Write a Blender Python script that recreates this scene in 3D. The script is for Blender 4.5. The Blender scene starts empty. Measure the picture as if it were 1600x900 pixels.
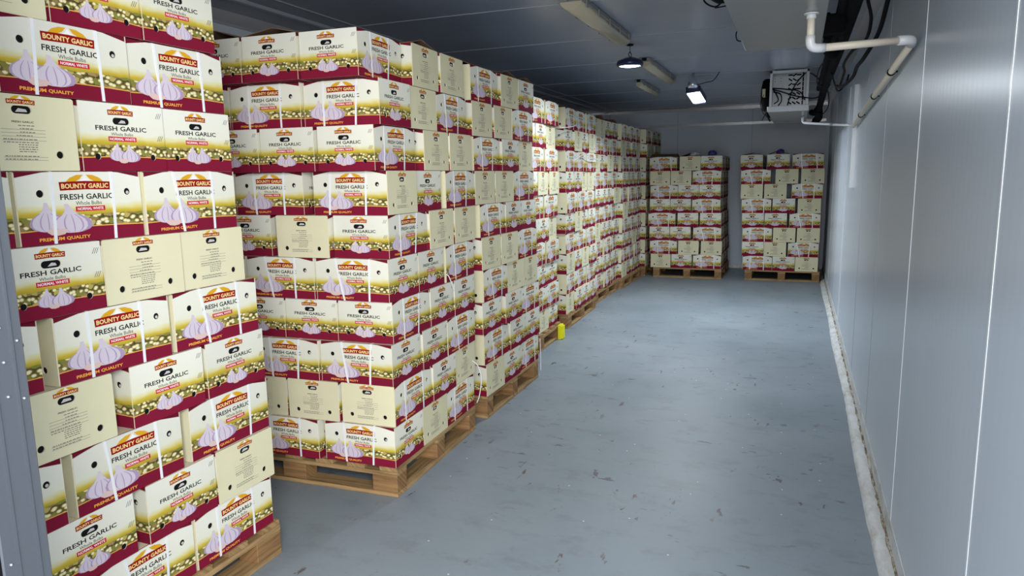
import bpy, bmesh, math, random
from mathutils import Vector, Matrix
from mathutils.geometry import tessellate_polygon

rnd = random.Random(7)
C = bpy.context.scene.collection
scene = bpy.context.scene

# ------------------------------------------------------------------ camera
F_PX, YAW, PITCH, ROLL, EYE = 1100.48, -0.3835, -0.1581, -0.016, 1.5495
fwd = Vector((math.sin(YAW) * math.cos(PITCH), math.cos(YAW) * math.cos(PITCH), math.sin(PITCH)))
r0 = Vector((math.cos(YAW), -math.sin(YAW), 0))
u0 = r0.cross(fwd)
rgt = math.cos(ROLL) * r0 + math.sin(ROLL) * u0
upv = -math.sin(ROLL) * r0 + math.cos(ROLL) * u0
cam = bpy.data.cameras.new('camera')
cam.sensor_width = 36.0
cam.lens = 36.0 * F_PX / 1600
cam.clip_start = 0.05
camo = bpy.data.objects.new('camera', cam)
C.objects.link(camo)
M = Matrix.Identity(4)
for i in range(3):
    M[i][0] = rgt[i]; M[i][1] = upv[i]; M[i][2] = -fwd[i]
M[2][3] = EYE
camo.matrix_world = M
scene.camera = camo

# ------------------------------------------------------------------ light
scene.view_settings.view_transform = 'Standard'
scene.view_settings.look = 'None'
scene.view_settings.gamma = 1.0
scene.view_settings.use_curve_mapping = False
scene.view_settings.exposure = 1.0
world = bpy.data.worlds.new('world'); scene.world = world
world.use_nodes = True
world.node_tree.nodes['Background'].inputs[0].default_value = (0.90, 0.95, 1.0, 1)
world.node_tree.nodes['Background'].inputs[1].default_value = 1.0

LAMP_STRENGTH = 9.0
FLOOD_STRENGTH = 9.0
HIGH_BAY_WATTS = 12.0
FLOOD_WATTS = 22.0

def area(name, loc, aim, sx, sy, power, col):
    l = bpy.data.lights.new(name, 'AREA'); l.shape = 'RECTANGLE'; l.size = sx; l.size_y = sy
    l.energy = power; l.color = col
    o = bpy.data.objects.new(name, l); C.objects.link(o)
    o.location = loc
    o.rotation_euler = (Vector(aim) - Vector(loc)).to_track_quat('-Z', 'Y').to_euler()
    return o
# unseen area light added behind the camera to brighten the upright carton faces
area('rear_fill_light', (0.9, -2.3, 1.7), (-1.4, 3.2, 1.45), 3.2, 2.8, 92, (1.0, 0.985, 0.96))
area('near_fill_light', (0.45, -0.55, 2.15), (-1.3, 2.0, 1.1), 1.1, 0.8, 51, (1.0, 0.99, 0.97))  # unseen fill added close behind the camera, lifts the nearest stack most

# ------------------------------------------------------------------ materials
def mat(name, col, rough=0.6, metal=0.0, spec=0.5, emit=None, estr=0.0):
    m = bpy.data.materials.new(name); m.use_nodes = True
    b = m.node_tree.nodes['Principled BSDF']
    b.inputs['Base Color'].default_value = (*col, 1)
    b.inputs['Roughness'].default_value = rough
    b.inputs['Metallic'].default_value = metal
    b.inputs['Specular IOR Level'].default_value = spec
    if emit:
        b.inputs['Emission Color'].default_value = (*emit, 1)
        b.inputs['Emission Strength'].default_value = estr
    return m

class NT:
    def __init__(s, m):
        s.t = m.node_tree; s.b = s.t.nodes['Principled BSDF']
    def n(s, kind, **kw):
        o = s.t.nodes.new(kind)
        for k, v in kw.items():
            setattr(o, k, v)
        return o
    def l(s, a, b): s.t.links.new(a, b)
    def math(s, op, a, b=None, c=None, clamp=False):
        o = s.n('ShaderNodeMath', operation=op); o.use_clamp = clamp
        for i, v in enumerate((a, b, c)):
            if v is None: continue
            if isinstance(v, (int, float)): o.inputs[i].default_value = v
            else: s.l(v, o.inputs[i])
        return o.outputs[0]
    def mix(s, f, a, b):
        o = s.n('ShaderNodeMix', data_type='RGBA')
        for i, v in ((0, f), (6, a), (7, b)):
            if isinstance(v, (int, float)): o.inputs[i].default_value = v
            elif isinstance(v, tuple): o.inputs[i].default_value = (*v, 1)
            else: s.l(v, o.inputs[i])
        return o.outputs[2]
    def noise(s, vec, scale, detail=3, rough=0.55):
        o = s.n('ShaderNodeTexNoise'); o.inputs['Scale'].default_value = scale
        o.inputs['Detail'].default_value = detail; o.inputs['Roughness'].default_value = rough
        if vec is not None: s.l(vec, o.inputs['Vector'])
        return o
    def ramp(s, f, stops):
        o = s.n('ShaderNodeValToRGB'); e = o.color_ramp.elements
        while len(e) < len(stops): e.new(0.5)
        for i, (p, c) in enumerate(stops):
            e[i].position = p; e[i].color = (*c, 1) if isinstance(c, tuple) else (c, c, c, 1)
        s.l(f, o.inputs[0]); return o.outputs[0]
    def mapping(s, vec, scale=(1, 1, 1), loc=(0, 0, 0), rot=(0, 0, 0)):
        o = s.n('ShaderNodeMapping'); o.inputs['Scale'].default_value = scale
        o.inputs['Location'].default_value = loc; o.inputs['Rotation'].default_value = rot
        s.l(vec, o.inputs['Vector']); return o.outputs[0]
    def bump(s, h, strength, dist=0.01):
        o = s.n('ShaderNodeBump'); o.inputs['Strength'].default_value = strength
        o.inputs['Distance'].default_value = dist; s.l(h, o.inputs['Height'])
        s.l(o.outputs[0], s.b.inputs['Normal'])

def srgb(r, g, b):
    f = lambda c: (c / 255 / 12.92) if c / 255 <= 0.04045 else ((c / 255 + 0.055) / 1.055) ** 2.4
    return (f(r), f(g), f(b))

WHITE = srgb(226, 225, 214); MAROON = srgb(124, 26, 52)
# printed carton board: white sky, yellow field, rows of garlic, maroon foot
def make_print():
    m = mat('printed_carton_board', WHITE, 0.8, spec=0.07); k = NT(m)
    uv = k.n('ShaderNodeUVMap').outputs[0]
    sep = k.n('ShaderNodeSeparateXYZ'); k.l(uv, sep.inputs[0])
    info = k.n('ShaderNodeObjectInfo')
    U, V = sep.outputs[0], sep.outputs[1]
    t = k.math('SUBTRACT', 1.0, V)
    n1 = k.noise(uv, 5.0, 2)
    wob = k.math('MULTIPLY_ADD', n1.outputs[0], 0.09, -0.045)
    tw = k.math('ADD', t, wob)
    base = k.ramp(tw, [(0.0, WHITE), (0.45, srgb(222, 222, 205)), (0.51, srgb(216, 208, 150)), (0.57, srgb(198, 174, 56)), (0.62, srgb(170, 152, 60)), (0.66, srgb(120, 106, 56))])
    # rows of heads in the field
    mp = k.mapping(uv, (20, 17, 1))
    vor = k.n('ShaderNodeTexVoronoi', voronoi_dimensions='2D'); vor.inputs['Scale'].default_value = 1.0; k.l(mp, vor.inputs['Vector'])
    heads = k.ramp(vor.outputs['Distance'], [(0.0, srgb(238, 232, 205)), (0.30, srgb(226, 214, 160)), (0.46, srgb(118, 106, 54)), (0.8, srgb(70, 62, 40))])
    hue = k.n('ShaderNodeSeparateColor'); k.l(vor.outputs['Color'], hue.inputs[0])
    green = k.ramp(hue.outputs[0], [(0.0, srgb(120, 130, 50)), (0.5, srgb(150, 120, 90)), (1.0, srgb(190, 180, 90))])
    isg = k.math('GREATER_THAN', hue.outputs[1], 0.62)
    heads = k.mix(isg, heads, green)
    fm = k.math('GREATER_THAN', tw, 0.615)
    col = k.mix(fm, base, heads)
    edge = k.math('ADD', t, k.math('MULTIPLY', k.math('SINE', k.math('MULTIPLY', U, 3.0)), 0.022))
    gold = k.math('GREATER_THAN', edge, 0.800)
    col = k.mix(gold, col, srgb(226, 170, 84))
    foot = k.math('GREATER_THAN', edge, 0.814)
    col = k.mix(foot, col, MAROON)
    # handling wear differs from carton to carton
    br = k.math('MULTIPLY_ADD', info.outputs['Random'], 0.14, 0.90)
    mixn = k.n('ShaderNodeVectorMath', operation='SCALE')
    k.l(col, mixn.inputs[0]); k.l(br, mixn.inputs['Scale'])
    k.l(mixn.outputs[0], k.b.inputs['Base Color'])
    return m
def board(name, col, rough=0.5, spec=0.08, var=0.1, nsc=9):
    m = mat(name, col, rough, spec=spec); k = NT(m)
    tc = k.n('ShaderNodeTexCoord').outputs['Object']; info = k.n('ShaderNodeObjectInfo')
    n = k.noise(tc, nsc, 3)
    f = k.math('ADD', k.math('MULTIPLY_ADD', n.outputs[0], 0.10, 0.95 - var / 2), k.math('MULTIPLY', info.outputs['Random'], var))
    v = k.n('ShaderNodeVectorMath', operation='SCALE'); v.inputs[0].default_value = col
    k.l(f, v.inputs['Scale']); k.l(v.outputs[0], k.b.inputs['Base Color'])
    return m
M_PRINT = make_print()
M_BEIGE = board('cream_carton_board', srgb(216, 211, 178), 0.8)
M_MAROON = board('maroon_carton_board', srgb(104, 22, 42), 0.8)
M_EDGE = board('carton_board_edge', srgb(214, 205, 180), 0.7)
M_HOLE = mat('carton_hole_shadow', (0.008, 0.008, 0.009), 0.9, spec=0.1)
M_NETW = mat('garlic_skin_in_hole', srgb(196, 190, 190), 0.6)
M_BANNER = mat('banner_red_ink', srgb(142, 24, 24), 0.8, spec=0.07)
M_BTEXT = mat('banner_cream_ink', srgb(236, 206, 140), 0.8, spec=0.07)
M_TEXT = mat('dark_ink', srgb(38, 38, 42), 0.8, spec=0.07)
M_GTEXT = mat('grey_ink', srgb(96, 96, 100), 0.8, spec=0.07)
M_PILL = mat('crimson_ink', srgb(190, 34, 62), 0.8, spec=0.07)
M_HILL = mat('yellow_ink', srgb(214, 162, 40), 0.8, spec=0.07)
M_GARLIC = mat('garlic_print_pale', srgb(206, 195, 208), 0.8, spec=0.07)
M_GSHADE = mat('garlic_print_purple', srgb(168, 148, 178), 0.8, spec=0.07)
M_GCLOVE = mat('garlic_print_clove', srgb(214, 186, 180), 0.8, spec=0.07)
M_GOLD = mat('gold_ink', srgb(236, 168, 70), 0.8, spec=0.07)
M_PALE = mat('white_ink', srgb(240, 236, 236), 0.8, spec=0.07)
M_STRAP = mat('white_strapping', srgb(232, 234, 238), 0.3)
M_KRAFT = board('brown_kraft_board', srgb(120, 96, 78), 0.8)
CARTON_MATS = [M_MAROON, M_PRINT, M_BEIGE, M_EDGE, M_HOLE, M_BANNER, M_BTEXT, M_TEXT, M_PILL, M_HILL,
               M_GARLIC, M_GSHADE, M_GCLOVE, M_GTEXT, M_GOLD, M_PALE, M_NETW]
(I_MAR, I_PRI, I_BEI, I_EDG, I_HOL, I_BAN, I_BTX, I_TXT, I_PIL, I_HIL, I_GAR, I_GSH, I_CLO, I_GRY, I_GLD, I_PAL, I_NET) = range(17)

def make_metal_wall(name, col, rough, rib=0.25, spot=0.06):
    m = mat(name, col, rough, spec=0.2); k = NT(m)
    tc = k.n('ShaderNodeTexCoord').outputs['Object']
    w = k.n('ShaderNodeTexWave', wave_type='BANDS', bands_direction='DIAGONAL'); w.inputs['Scale'].default_value = 9
    # ribs run vertically: fold x and y into one coordinate
    sep = k.n('ShaderNodeSeparateXYZ'); k.l(tc, sep.inputs[0])
    s = k.math('ADD', sep.outputs[0], sep.outputs[1])
    rib_h = k.math('SINE', k.math('MULTIPLY', s, 2 * math.pi / 0.06))
    k.bump(rib_h, rib, 0.0012)
    n = k.noise(k.mapping(tc, (1.2, 1.2, 0.5)), 2.2, 4)
    f = k.math('MULTIPLY_ADD', n.outputs[0], spot * 2, 1 - spot)
    v = k.n('ShaderNodeVectorMath', operation='SCALE'); v.inputs[0].default_value = col
    k.l(f, v.inputs['Scale']); k.l(v.outputs[0], k.b.inputs['Base Color'])
    return m
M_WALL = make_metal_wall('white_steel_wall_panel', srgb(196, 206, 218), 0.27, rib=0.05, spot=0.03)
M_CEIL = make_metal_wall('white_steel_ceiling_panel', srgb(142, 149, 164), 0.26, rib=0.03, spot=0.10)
M_SEAM = mat('panel_joint_white', srgb(226, 230, 236), 0.25)
M_SEAMD = mat('panel_joint_grey', srgb(150, 156, 165), 0.3)
M_TRIM = mat('aluminium_trim', srgb(190, 190, 192), 0.25, 0.5)

def make_floor():
    col = srgb(132, 148, 164)
    m = mat('blue_grey_floor_paint', col, 0.38, spec=0.45); k = NT(m)
    tc = k.n('ShaderNodeTexCoord').outputs['Object']
    n = k.noise(tc, 0.9, 6, 0.6)
    c = k.ramp(n.outputs[0], [(0.3, srgb(124, 137, 147)), (0.5, srgb(134, 146, 156)), (0.72, srgb(146, 156, 164))])
    # dirty smears
    d = k.noise(k.mapping(tc, (1.0, 1.6, 1)), 4.5, 8, 0.72)
    dm = k.ramp(d.outputs[0], [(0.52, 0.0), (0.70, 0.4)])
    c = k.mix(dm, c, srgb(104, 104, 108))
    # dark chipped scuffs, short and broken
    s = k.noise(k.mapping(tc, (5.0, 13.0, 1), rot=(0, 0, 0.25)), 1.3, 5, 0.6)
    s2 = k.noise(tc, 1.7, 2)
    sm = k.math('MULTIPLY', k.ramp(s.outputs[0], [(0.635, 0.0), (0.66, 1.0)]), k.ramp(s2.outputs[0], [(0.48, 0.0), (0.56, 1.0)]))
    c = k.mix(k.math('MULTIPLY', sm, 0.7), c, srgb(74, 62, 64))
    s3 = k.noise(k.mapping(tc, (10.0, 4.0, 1), rot=(0, 0, -0.5)), 1.5, 5, 0.6)
    s4 = k.noise(k.mapping(tc, (1, 1, 1), (5, 3, 0)), 1.5, 2)
    sm2 = k.math('MULTIPLY', k.ramp(s3.outputs[0], [(0.64, 0.0), (0.66, 1.0)]), k.ramp(s4.outputs[0], [(0.50, 0.0), (0.56, 1.0)]))
    c = k.mix(k.math('MULTIPLY', sm2, 0.8), c, srgb(84, 66, 62))
    # small pale flakes of garlic skin
    v = k.n('ShaderNodeTexVoronoi', voronoi_dimensions='2D'); v.inputs['Scale'].default_value = 5.0; k.l(tc, v.inputs['Vector'])
    hs = k.n('ShaderNodeSeparateColor'); k.l(v.outputs['Color'], hs.inputs[0])
    fl = k.math('MULTIPLY', k.math('LESS_THAN', v.outputs['Distance'], 0.022), k.math('GREATER_THAN', hs.outputs[0], 0.78))
    c = k.mix(fl, c, srgb(215, 220, 226))
    k.l(c, k.b.inputs['Base Color'])
    k.l(k.math('MULTIPLY_ADD', n.outputs[0], 0.3, 0.32), k.b.inputs['Roughness'])
    k.bump(k.noise(tc, 30, 4).outputs[0], 0.12, 0.004)
    return m
M_FLOOR = make_floor()
def make_kerb():
    m = mat('white_kerb_paint', srgb(214, 218, 222), 0.6); k = NT(m)
    tc = k.n('ShaderNodeTexCoord').outputs['Object']
    n = k.noise(k.mapping(tc, (6, 2.0, 6)), 3, 6, 0.7)
    c = k.ramp(n.outputs[0], [(0.40, srgb(216, 220, 224)), (0.62, srgb(190, 190, 186)), (0.75, srgb(140, 124, 100))])
    k.l(c, k.b.inputs['Base Color']); return m
M_KERB = make_kerb()
def make_rust():
    m = mat('dirty_joint_sealant', srgb(140, 118, 84), 0.8); k = NT(m)
    tc = k.n('ShaderNodeTexCoord').outputs['Object']
    n = k.noise(k.mapping(tc, (8, 3, 8)), 4, 6, 0.75)
    c = k.ramp(n.outputs[0], [(0.40, srgb(196, 194, 186)), (0.52, srgb(132, 118, 96)), (0.62, srgb(74, 62, 50))])
    k.l(c, k.b.inputs['Base Color']); return m
M_RUST = make_rust()
def make_wood(name, a, b):
    m = mat(name, a, 0.75, spec=0.25); k = NT(m)
    g = k.n('ShaderNodeUVMap').outputs[0]; info = k.n('ShaderNodeObjectInfo')
    off = k.n('ShaderNodeVectorMath', operation='ADD'); k.l(g, off.inputs[0])
    k.l(info.outputs['Location'], off.inputs[1])
    n = k.noise(k.mapping(off.outputs[0], (3, 60, 1)), 1.0, 6, 0.62)
    c = k.ramp(n.outputs[0], [(0.3, b), (0.55, a), (0.75, tuple(min(1, x * 1.25) for x in a))])
    n2 = k.noise(off.outputs[0], 5, 3)
    c = k.mix(k.ramp(n2.outputs[0], [(0.5, 0.0), (0.75, 0.5)]), c, b)
    k.l(c, k.b.inputs['Base Color']); k.bump(n.outputs[0], 0.3, 0.002)
    return m
M_WOOD = make_wood('pallet_pine', srgb(168, 138, 96), srgb(112, 86, 56))
M_WOOD2 = make_wood('pallet_block_wood', srgb(148, 114, 76), srgb(96, 68, 44))
M_STEEL = mat('door_frame_steel', srgb(86, 91, 99), 0.32, 0.35)
M_RIVET = mat('rivet_steel', srgb(190, 196, 206), 0.25, 0.6)
M_PVC = mat('white_pvc_pipe', srgb(212, 204, 188), 0.4)
M_PVC2 = mat('white_pvc_fitting', srgb(214, 216, 220), 0.35)
M_BLACK = mat('black_rubber_insulation', (0.006, 0.006, 0.007), 0.9, spec=0.08)
M_CABLE = mat('black_cable', (0.006, 0.006, 0.008), 0.7, spec=0.12)
M_UNIT = mat('evaporator_white_steel', srgb(200, 203, 206), 0.35)
M_UNITG = mat('evaporator_grey_steel', srgb(150, 155, 160), 0.25, 0.3)
M_UNDER = mat('shaded_tray_steel', srgb(138, 140, 142), 0.3, 0.2)  # grey darker than the lip, painting in the shade on the tray underside
M_TUBE = mat('aged_diffuser_plastic', srgb(168, 160, 140), 0.35)
M_TUBEH = mat('lamp_housing_grey', srgb(120, 122, 120), 0.4)
M_NAVY = mat('lamp_body_dark_blue', srgb(38, 44, 78), 0.35, 0.3)
M_CHROME = mat('chrome_lamp_cap', srgb(200, 205, 215), 0.15, 0.9)
M_LED = mat('led_diffuser_lit', (0.9, 0.95, 1.0), 0.4, emit=(0.82, 0.92, 1.0), estr=LAMP_STRENGTH)
M_FLD = mat('flood_lamp_glass_lit', (0.9, 0.95, 1.0), 0.4, emit=(0.82, 0.92, 1.0), estr=FLOOD_STRENGTH)
M_YEL = mat('yellow_plastic', srgb(226, 222, 20), 0.4)
M_TAN = mat('tan_rating_plate', srgb(186, 178, 152), 0.5)
M_PURP = mat('purple_net_plastic', srgb(78, 66, 150), 0.5)
M_WBAG = mat('white_bag_plastic', srgb(220, 222, 232), 0.35)

# ------------------------------------------------------------------ mesh helpers
def new_obj(name, bm, mats, parent=None, smooth=False):
    me = bpy.data.meshes.new(name)
    bm.normal_update(); bm.to_mesh(me); bm.free()
    for m in (mats if isinstance(mats, (list, tuple)) else [mats]): me.materials.append(m)
    if smooth:
        for p in me.polygons: p.use_smooth = True
    o = bpy.data.objects.new(name, me); C.objects.link(o)
    if parent: o.parent = parent
    return o
def tag(o, label=None, cat=None, group=None, kind=None):
    if label: o['label'] = label
    if cat: o['category'] = cat
    if group: o['group'] = group
    if kind: o['kind'] = kind
    return o
def empty(name, loc, rz=0.0):
    o = bpy.data.objects.new(name, None); o.location = loc; o.rotation_euler = (0, 0, rz)
    o.empty_display_size = 0.1; C.objects.link(o); return o
def box(bm, x0, x1, y0, y1, z0, z1, mi=0, bev=0.0, uvax=None):
    uvl = bm.loops.layers.uv.verify()
    vs = [bm.verts.new((x, y, z)) for x in (x0, x1) for y in (y0, y1) for z in (z0, z1)]
    fs = []
    for idx in ((0, 1, 3, 2), (4, 6, 7, 5), (0, 4, 5, 1), (2, 3, 7, 6), (0, 2, 6, 4), (1, 5, 7, 3)):
        f = bm.faces.new([vs[i] for i in idx]); f.material_index = mi; fs.append(f)
    d = (x1 - x0, y1 - y0, z1 - z0)
    la = d.index(max(d)) if uvax is None else uvax
    others = [a for a in range(3) if a != la]
    for f in fs:
        for lp in f.loops:
            c = lp.vert.co; lp[uvl].uv = (c[la], c[others[0]] + c[others[1]])
    if bev > 0:
        es = list({e for f in fs for e in f.edges})
        bmesh.ops.bevel(bm, geom=es, offset=bev, segments=1, affect='EDGES', profile=0.5)
def tube(bm, pts, r, seg=8, mi=0, caps=True):
    pts = [Vector(p) for p in pts]; rings = []
    prev = None
    for i, p in enumerate(pts):
        if i == 0: d = pts[1] - p
        elif i == len(pts) - 1: d = p - pts[i - 1]
        else: d = (pts[i + 1] - p).normalized() + (p - pts[i - 1]).normalized()
        d.normalize()
        if prev is None:
            a = Vector((0, 0, 1)) if abs(d.z) < 0.9 else Vector((1, 0, 0))
        else: a = prev
        x = (a - d * a.dot(d)).normalized(); y = d.cross(x); prev = x
        rr = r[i] if isinstance(r, (list, tuple)) else r
        rings.append([bm.verts.new(p + x * math.cos(2 * math.pi * k / seg) * rr + y * math.sin(2 * math.pi * k / seg) * rr) for k in range(seg)])
    for a, b in zip(rings, rings[1:]):
        for k in range(seg):
            f = bm.faces.new((a[k], a[(k + 1) % seg], b[(k + 1) % seg], b[k])); f.smooth = True; f.material_index = mi
    if caps:
        bm.faces.new(rings[0][::-1]).material_index = mi; bm.faces.new(rings[-1]).material_index = mi
def spline(pts, n=8):
    P = [Vector(p) for p in pts]; P = [P[0]] + P + [P[-1]]; out = []
    for i in range(1, len(P) - 2):
        for k in range(n):
            t = k / n; a, b, c, d = P[i - 1:i + 3]
            out.append(0.5 * ((2 * b) + (c - a) * t + (2 * a - 5 * b + 4 * c - d) * t * t + (3 * b - a - 3 * c + d) * t ** 3))
    out.append(P[-2]); return out
def lathe(bm, prof, seg=24, cx=0, cy=0, mi=0):
    rings = []
    for r, z in prof:
        rings.append([bm.verts.new((cx + r * math.cos(2 * math.pi * k / seg), cy + r * math.sin(2 * math.pi * k / seg), z)) for k in range(seg)])
    for a, b in zip(rings, rings[1:]):
        for k in range(seg):
            f = bm.faces.new((a[k], a[(k + 1) % seg], b[(k + 1) % seg], b[k])); f.material_index = mi; f.smooth = True
    bm.faces.new(rings[0][::-1]).material_index = mi; bm.faces.new(rings[-1]).material_index = mi
def struct(name, bm, m):
    o = new_obj(name, bm, m); o['kind'] = 'structure'; return o

# ------------------------------------------------------------------ room
XR, XL, YB, ZC, YF = 0.42, -3.38, 12.0, 2.58, 0.72
bm = bmesh.new(); box(bm, XL - 0.6, XR + 1.5, -4.0, YB + 0.1, -0.12, 0.0); struct('floor', bm, M_FLOOR)
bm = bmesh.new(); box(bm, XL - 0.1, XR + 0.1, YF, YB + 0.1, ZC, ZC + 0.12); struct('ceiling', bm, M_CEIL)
bm = bmesh.new(); box(bm, XR, XR + 0.1, YF, YB + 0.1, 0.0, ZC); struct('wall_right', bm, M_WALL)
bm = bmesh.new(); box(bm, XL - 0.1, XL, YF, YB + 0.1, 0.0, ZC); struct('wall_left', bm, M_WALL)
bm = bmesh.new(); box(bm, XL - 0.1, XR + 0.1, YB, YB + 0.1, 0.0, ZC); struct('wall_back', bm, M_WALL)
bm = bmesh.new()
box(bm, XL - 0.1, -1.407, YF + 0.02, YF + 0.10, 0.0, ZC)
box(bm, -1.407, XR + 0.1, YF, YF + 0.08, 2.3, ZC)
struct('wall_front', bm, M_WALL)
n_trim = 0
def trim(bm, m):
    global n_trim
    n_trim += 1
    return struct('trim_%d' % n_trim, bm, m)
# ceiling joints every 1.2 m
for y in (1.91, 3.11, 4.31, 5.51, 6.71, 7.94, 9.17, 10.35, 11.6):
    bm = bmesh.new(); box(bm, XL, XR, y - 0.005, y + 0.005, ZC - 0.003, ZC + 0.01); trim(bm, M_SEAMD)
# wall joints on the right
for y, w in ((1.865, 0.006), (3.11, 0.0055), (4.30, 0.004), (5.47, 0.003), (8.6, 0.004), (9.8, 0.005), (10.9, 0.004)):
    bm = bmesh.new(); box(bm, XR - 0.0015, XR + 0.01, y - w, y + w, 0.05, ZC); trim(bm, M_SEAM if w > 0.0045 else M_SEAMD)
# bright joint strip with its upper cable cover
bm = bmesh.new(); box(bm, XR - 0.006, XR + 0.01, 7.32, 7.36, 0.02, 2.30); trim(bm, M_SEAM)
bm = bmesh.new(); box(bm, XR - 0.030, XR + 0.01, 6.36, 6.385, 1.43, 2.22); box(bm, XR - 0.032, XR + 0.01, 6.34, 6.40, 1.41, 1.45); trim(bm, M_SEAM)
# back wall joints and trims
for x in (-3.0, -1.86, -0.70):
    bm = bmesh.new(); box(bm, x - 0.004, x + 0.004, YB - 0.002, YB + 0.01, 0.0, ZC); trim(bm, M_SEAMD)
bm = bmesh.new(); box(bm, XL, XR, YB - 0.006, YB + 0.01, 2.295, 2.335); trim(bm, M_TRIM)
bm = bmesh.new(); box(bm, XL, XR, YB - 0.035, YB + 0.01, 2.535, ZC); trim(bm, M_TRIM)
bm = bmesh.new(); box(bm, XR - 0.05, XR + 0.01, YB - 0.05, YB + 0.01, 0.0, 2.45); trim(bm, M_WALL)
# ceiling to wall coves
bm = bmesh.new()
vs = [(XR - 0.055, ZC), (XR, ZC - 0.055), (XR + 0.01, ZC)]
a = [bm.verts.new((x, YF + 0.08, z)) for x, z in vs]; b = [bm.verts.new((x, YB, z)) for x, z in vs]
for i in range(3): bm.faces.new((a[i], a[(i + 1) % 3], b[(i + 1) % 3], b[i]))
bm.faces.new(a[::-1]); bm.faces.new(b); trim(bm, M_TRIM)
bm = bmesh.new(); box(bm, -3.05, -3.02, YF + 0.1, YB, ZC - 0.02, ZC + 0.01); box(bm, -2.86, -2.85, YF + 0.1, YB, ZC - 0.006, ZC + 0.01); trim(bm, M_SEAMD)
bm = bmesh.new(); box(bm, XL, XL + 0.07, YF + 0.1, YB, ZC - 0.07, ZC + 0.01); trim(bm, M_TRIM)
# kerb along the right wall: hand-laid, slightly wavy
bm = bmesh.new(); rings = []
rk = random.Random(3)
N = 90
for i in range(N + 1):
    y = YF + 0.08 + (YB - YF - 0.08) * i / N
    w = 0.064 + 0.006 * math.sin(y * 2.1) + rk.uniform(-0.0025, 0.0025)
    h = 0.030 + rk.uniform(-0.002, 0.002)
    rings.append([bm.verts.new(p) for p in ((XR - w, y, -0.005), (XR - w + 0.003, y, 0.010), (XR - w + 0.020, y, h * 0.8), (XR - 0.012, y, h), (XR + 0.01, y, h), (XR + 0.01, y, -0.005))])
for a, b in zip(rings, rings[1:]):
    for k in range(5):
        f = bm.faces.new((a[k], a[k + 1], b[k + 1], b[k])); f.smooth = k < 3
struct('baseboard_right', bm, M_KERB)
bm = bmesh.new(); rings = []
for i in range(260):
    y = YF + 0.08 + (YB - YF - 0.1) * i / 259
    w = 0.014 + rk.uniform(-0.004, 0.004); h = 0.036 + rk.uniform(-0.003, 0.003)
    rings.append([bm.verts.new(p) for p in ((XR - w, y, 0.024), (XR - w * 0.8, y, h), (XR + 0.01, y, h + 0.012))])
for a, b in zip(rings, rings[1:]):
    for k in range(2): bm.faces.new((a[k], a[k + 1], b[k + 1], b[k]))
trim(bm, M_RUST)
# plinth sheet turned up the wall
bm = bmesh.new(); box(bm, XR - 0.004, XR + 0.01, YF + 0.1, YB, 0.03, 0.115); trim(bm, M_KERB)
bm = bmesh.new(); box(bm, -1.02, -0.62, YB - 0.02, YB + 0.01, 0.0, 0.05); trim(bm, M_KERB)

# door jamb beside the camera
JX = -1.287
bm = bmesh.new()
box(bm, JX - 0.12, JX, 0.738, 0.824, 0.0, 2.3, bev=0.003)
box(bm, JX - 0.01, JX + 0.0025, 0.763, 0.768, 0.0, 2.3)
box(bm, JX - 0.01, JX + 0.003, 0.800, 0.804, 0.0, 2.3)
jamb = struct('door_1', bm, M_STEEL)
bm = bmesh.new()
for i in range(22):
    for y in (0.752, 0.785, 0.812):
        z = 0.5 + i * 0.06 + rk.uniform(-0.02, 0.02)
        if rk.random() < 0.85: continue
        bmesh.ops.create_icosphere(bm, subdivisions=1, radius=0.0028, matrix=Matrix.Translation((JX + 0.001, y, z)))
new_obj('rivets', bm, M_RIVET, jamb, True)
bm = bmesh.new(); box(bm, JX - 0.40, JX - 0.002, 0.700, 0.737, 0.0, 2.3); trim(bm, M_BLACK)

# ------------------------------------------------------------------ lettering
_txt = {}
def glyphs(s, bold=0.0):
    key = (s, bold)
    if key in _txt: return _txt[key]
    cu = bpy.data.curves.new('t', 'FONT'); cu.body = s; cu.size = 1.0; cu.resolution_u = 2
    cu.offset = bold; cu.fill_mode = 'FRONT'
    ob = bpy.data.objects.new('t', cu)
    me = bpy.data.meshes.new_from_object(ob)
    vs = [(v.co.x, v.co.y) for v in me.vertices]; fs = [tuple(p.vertices) for p in me.polygons]
    bpy.data.objects.remove(ob); bpy.data.curves.remove(cu); bpy.data.meshes.remove(me)
    x0 = min(v[0] for v in vs); x1 = max(v[0] for v in vs); y0 = min(v[1] for v in vs); y1 = max(v[1] for v in vs)
    vs = [((x - x0) / (x1 - x0), (y - y0) / (y1 - y0)) for x, y in vs]
    _txt[key] = (vs, fs); return _txt[key]

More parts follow.
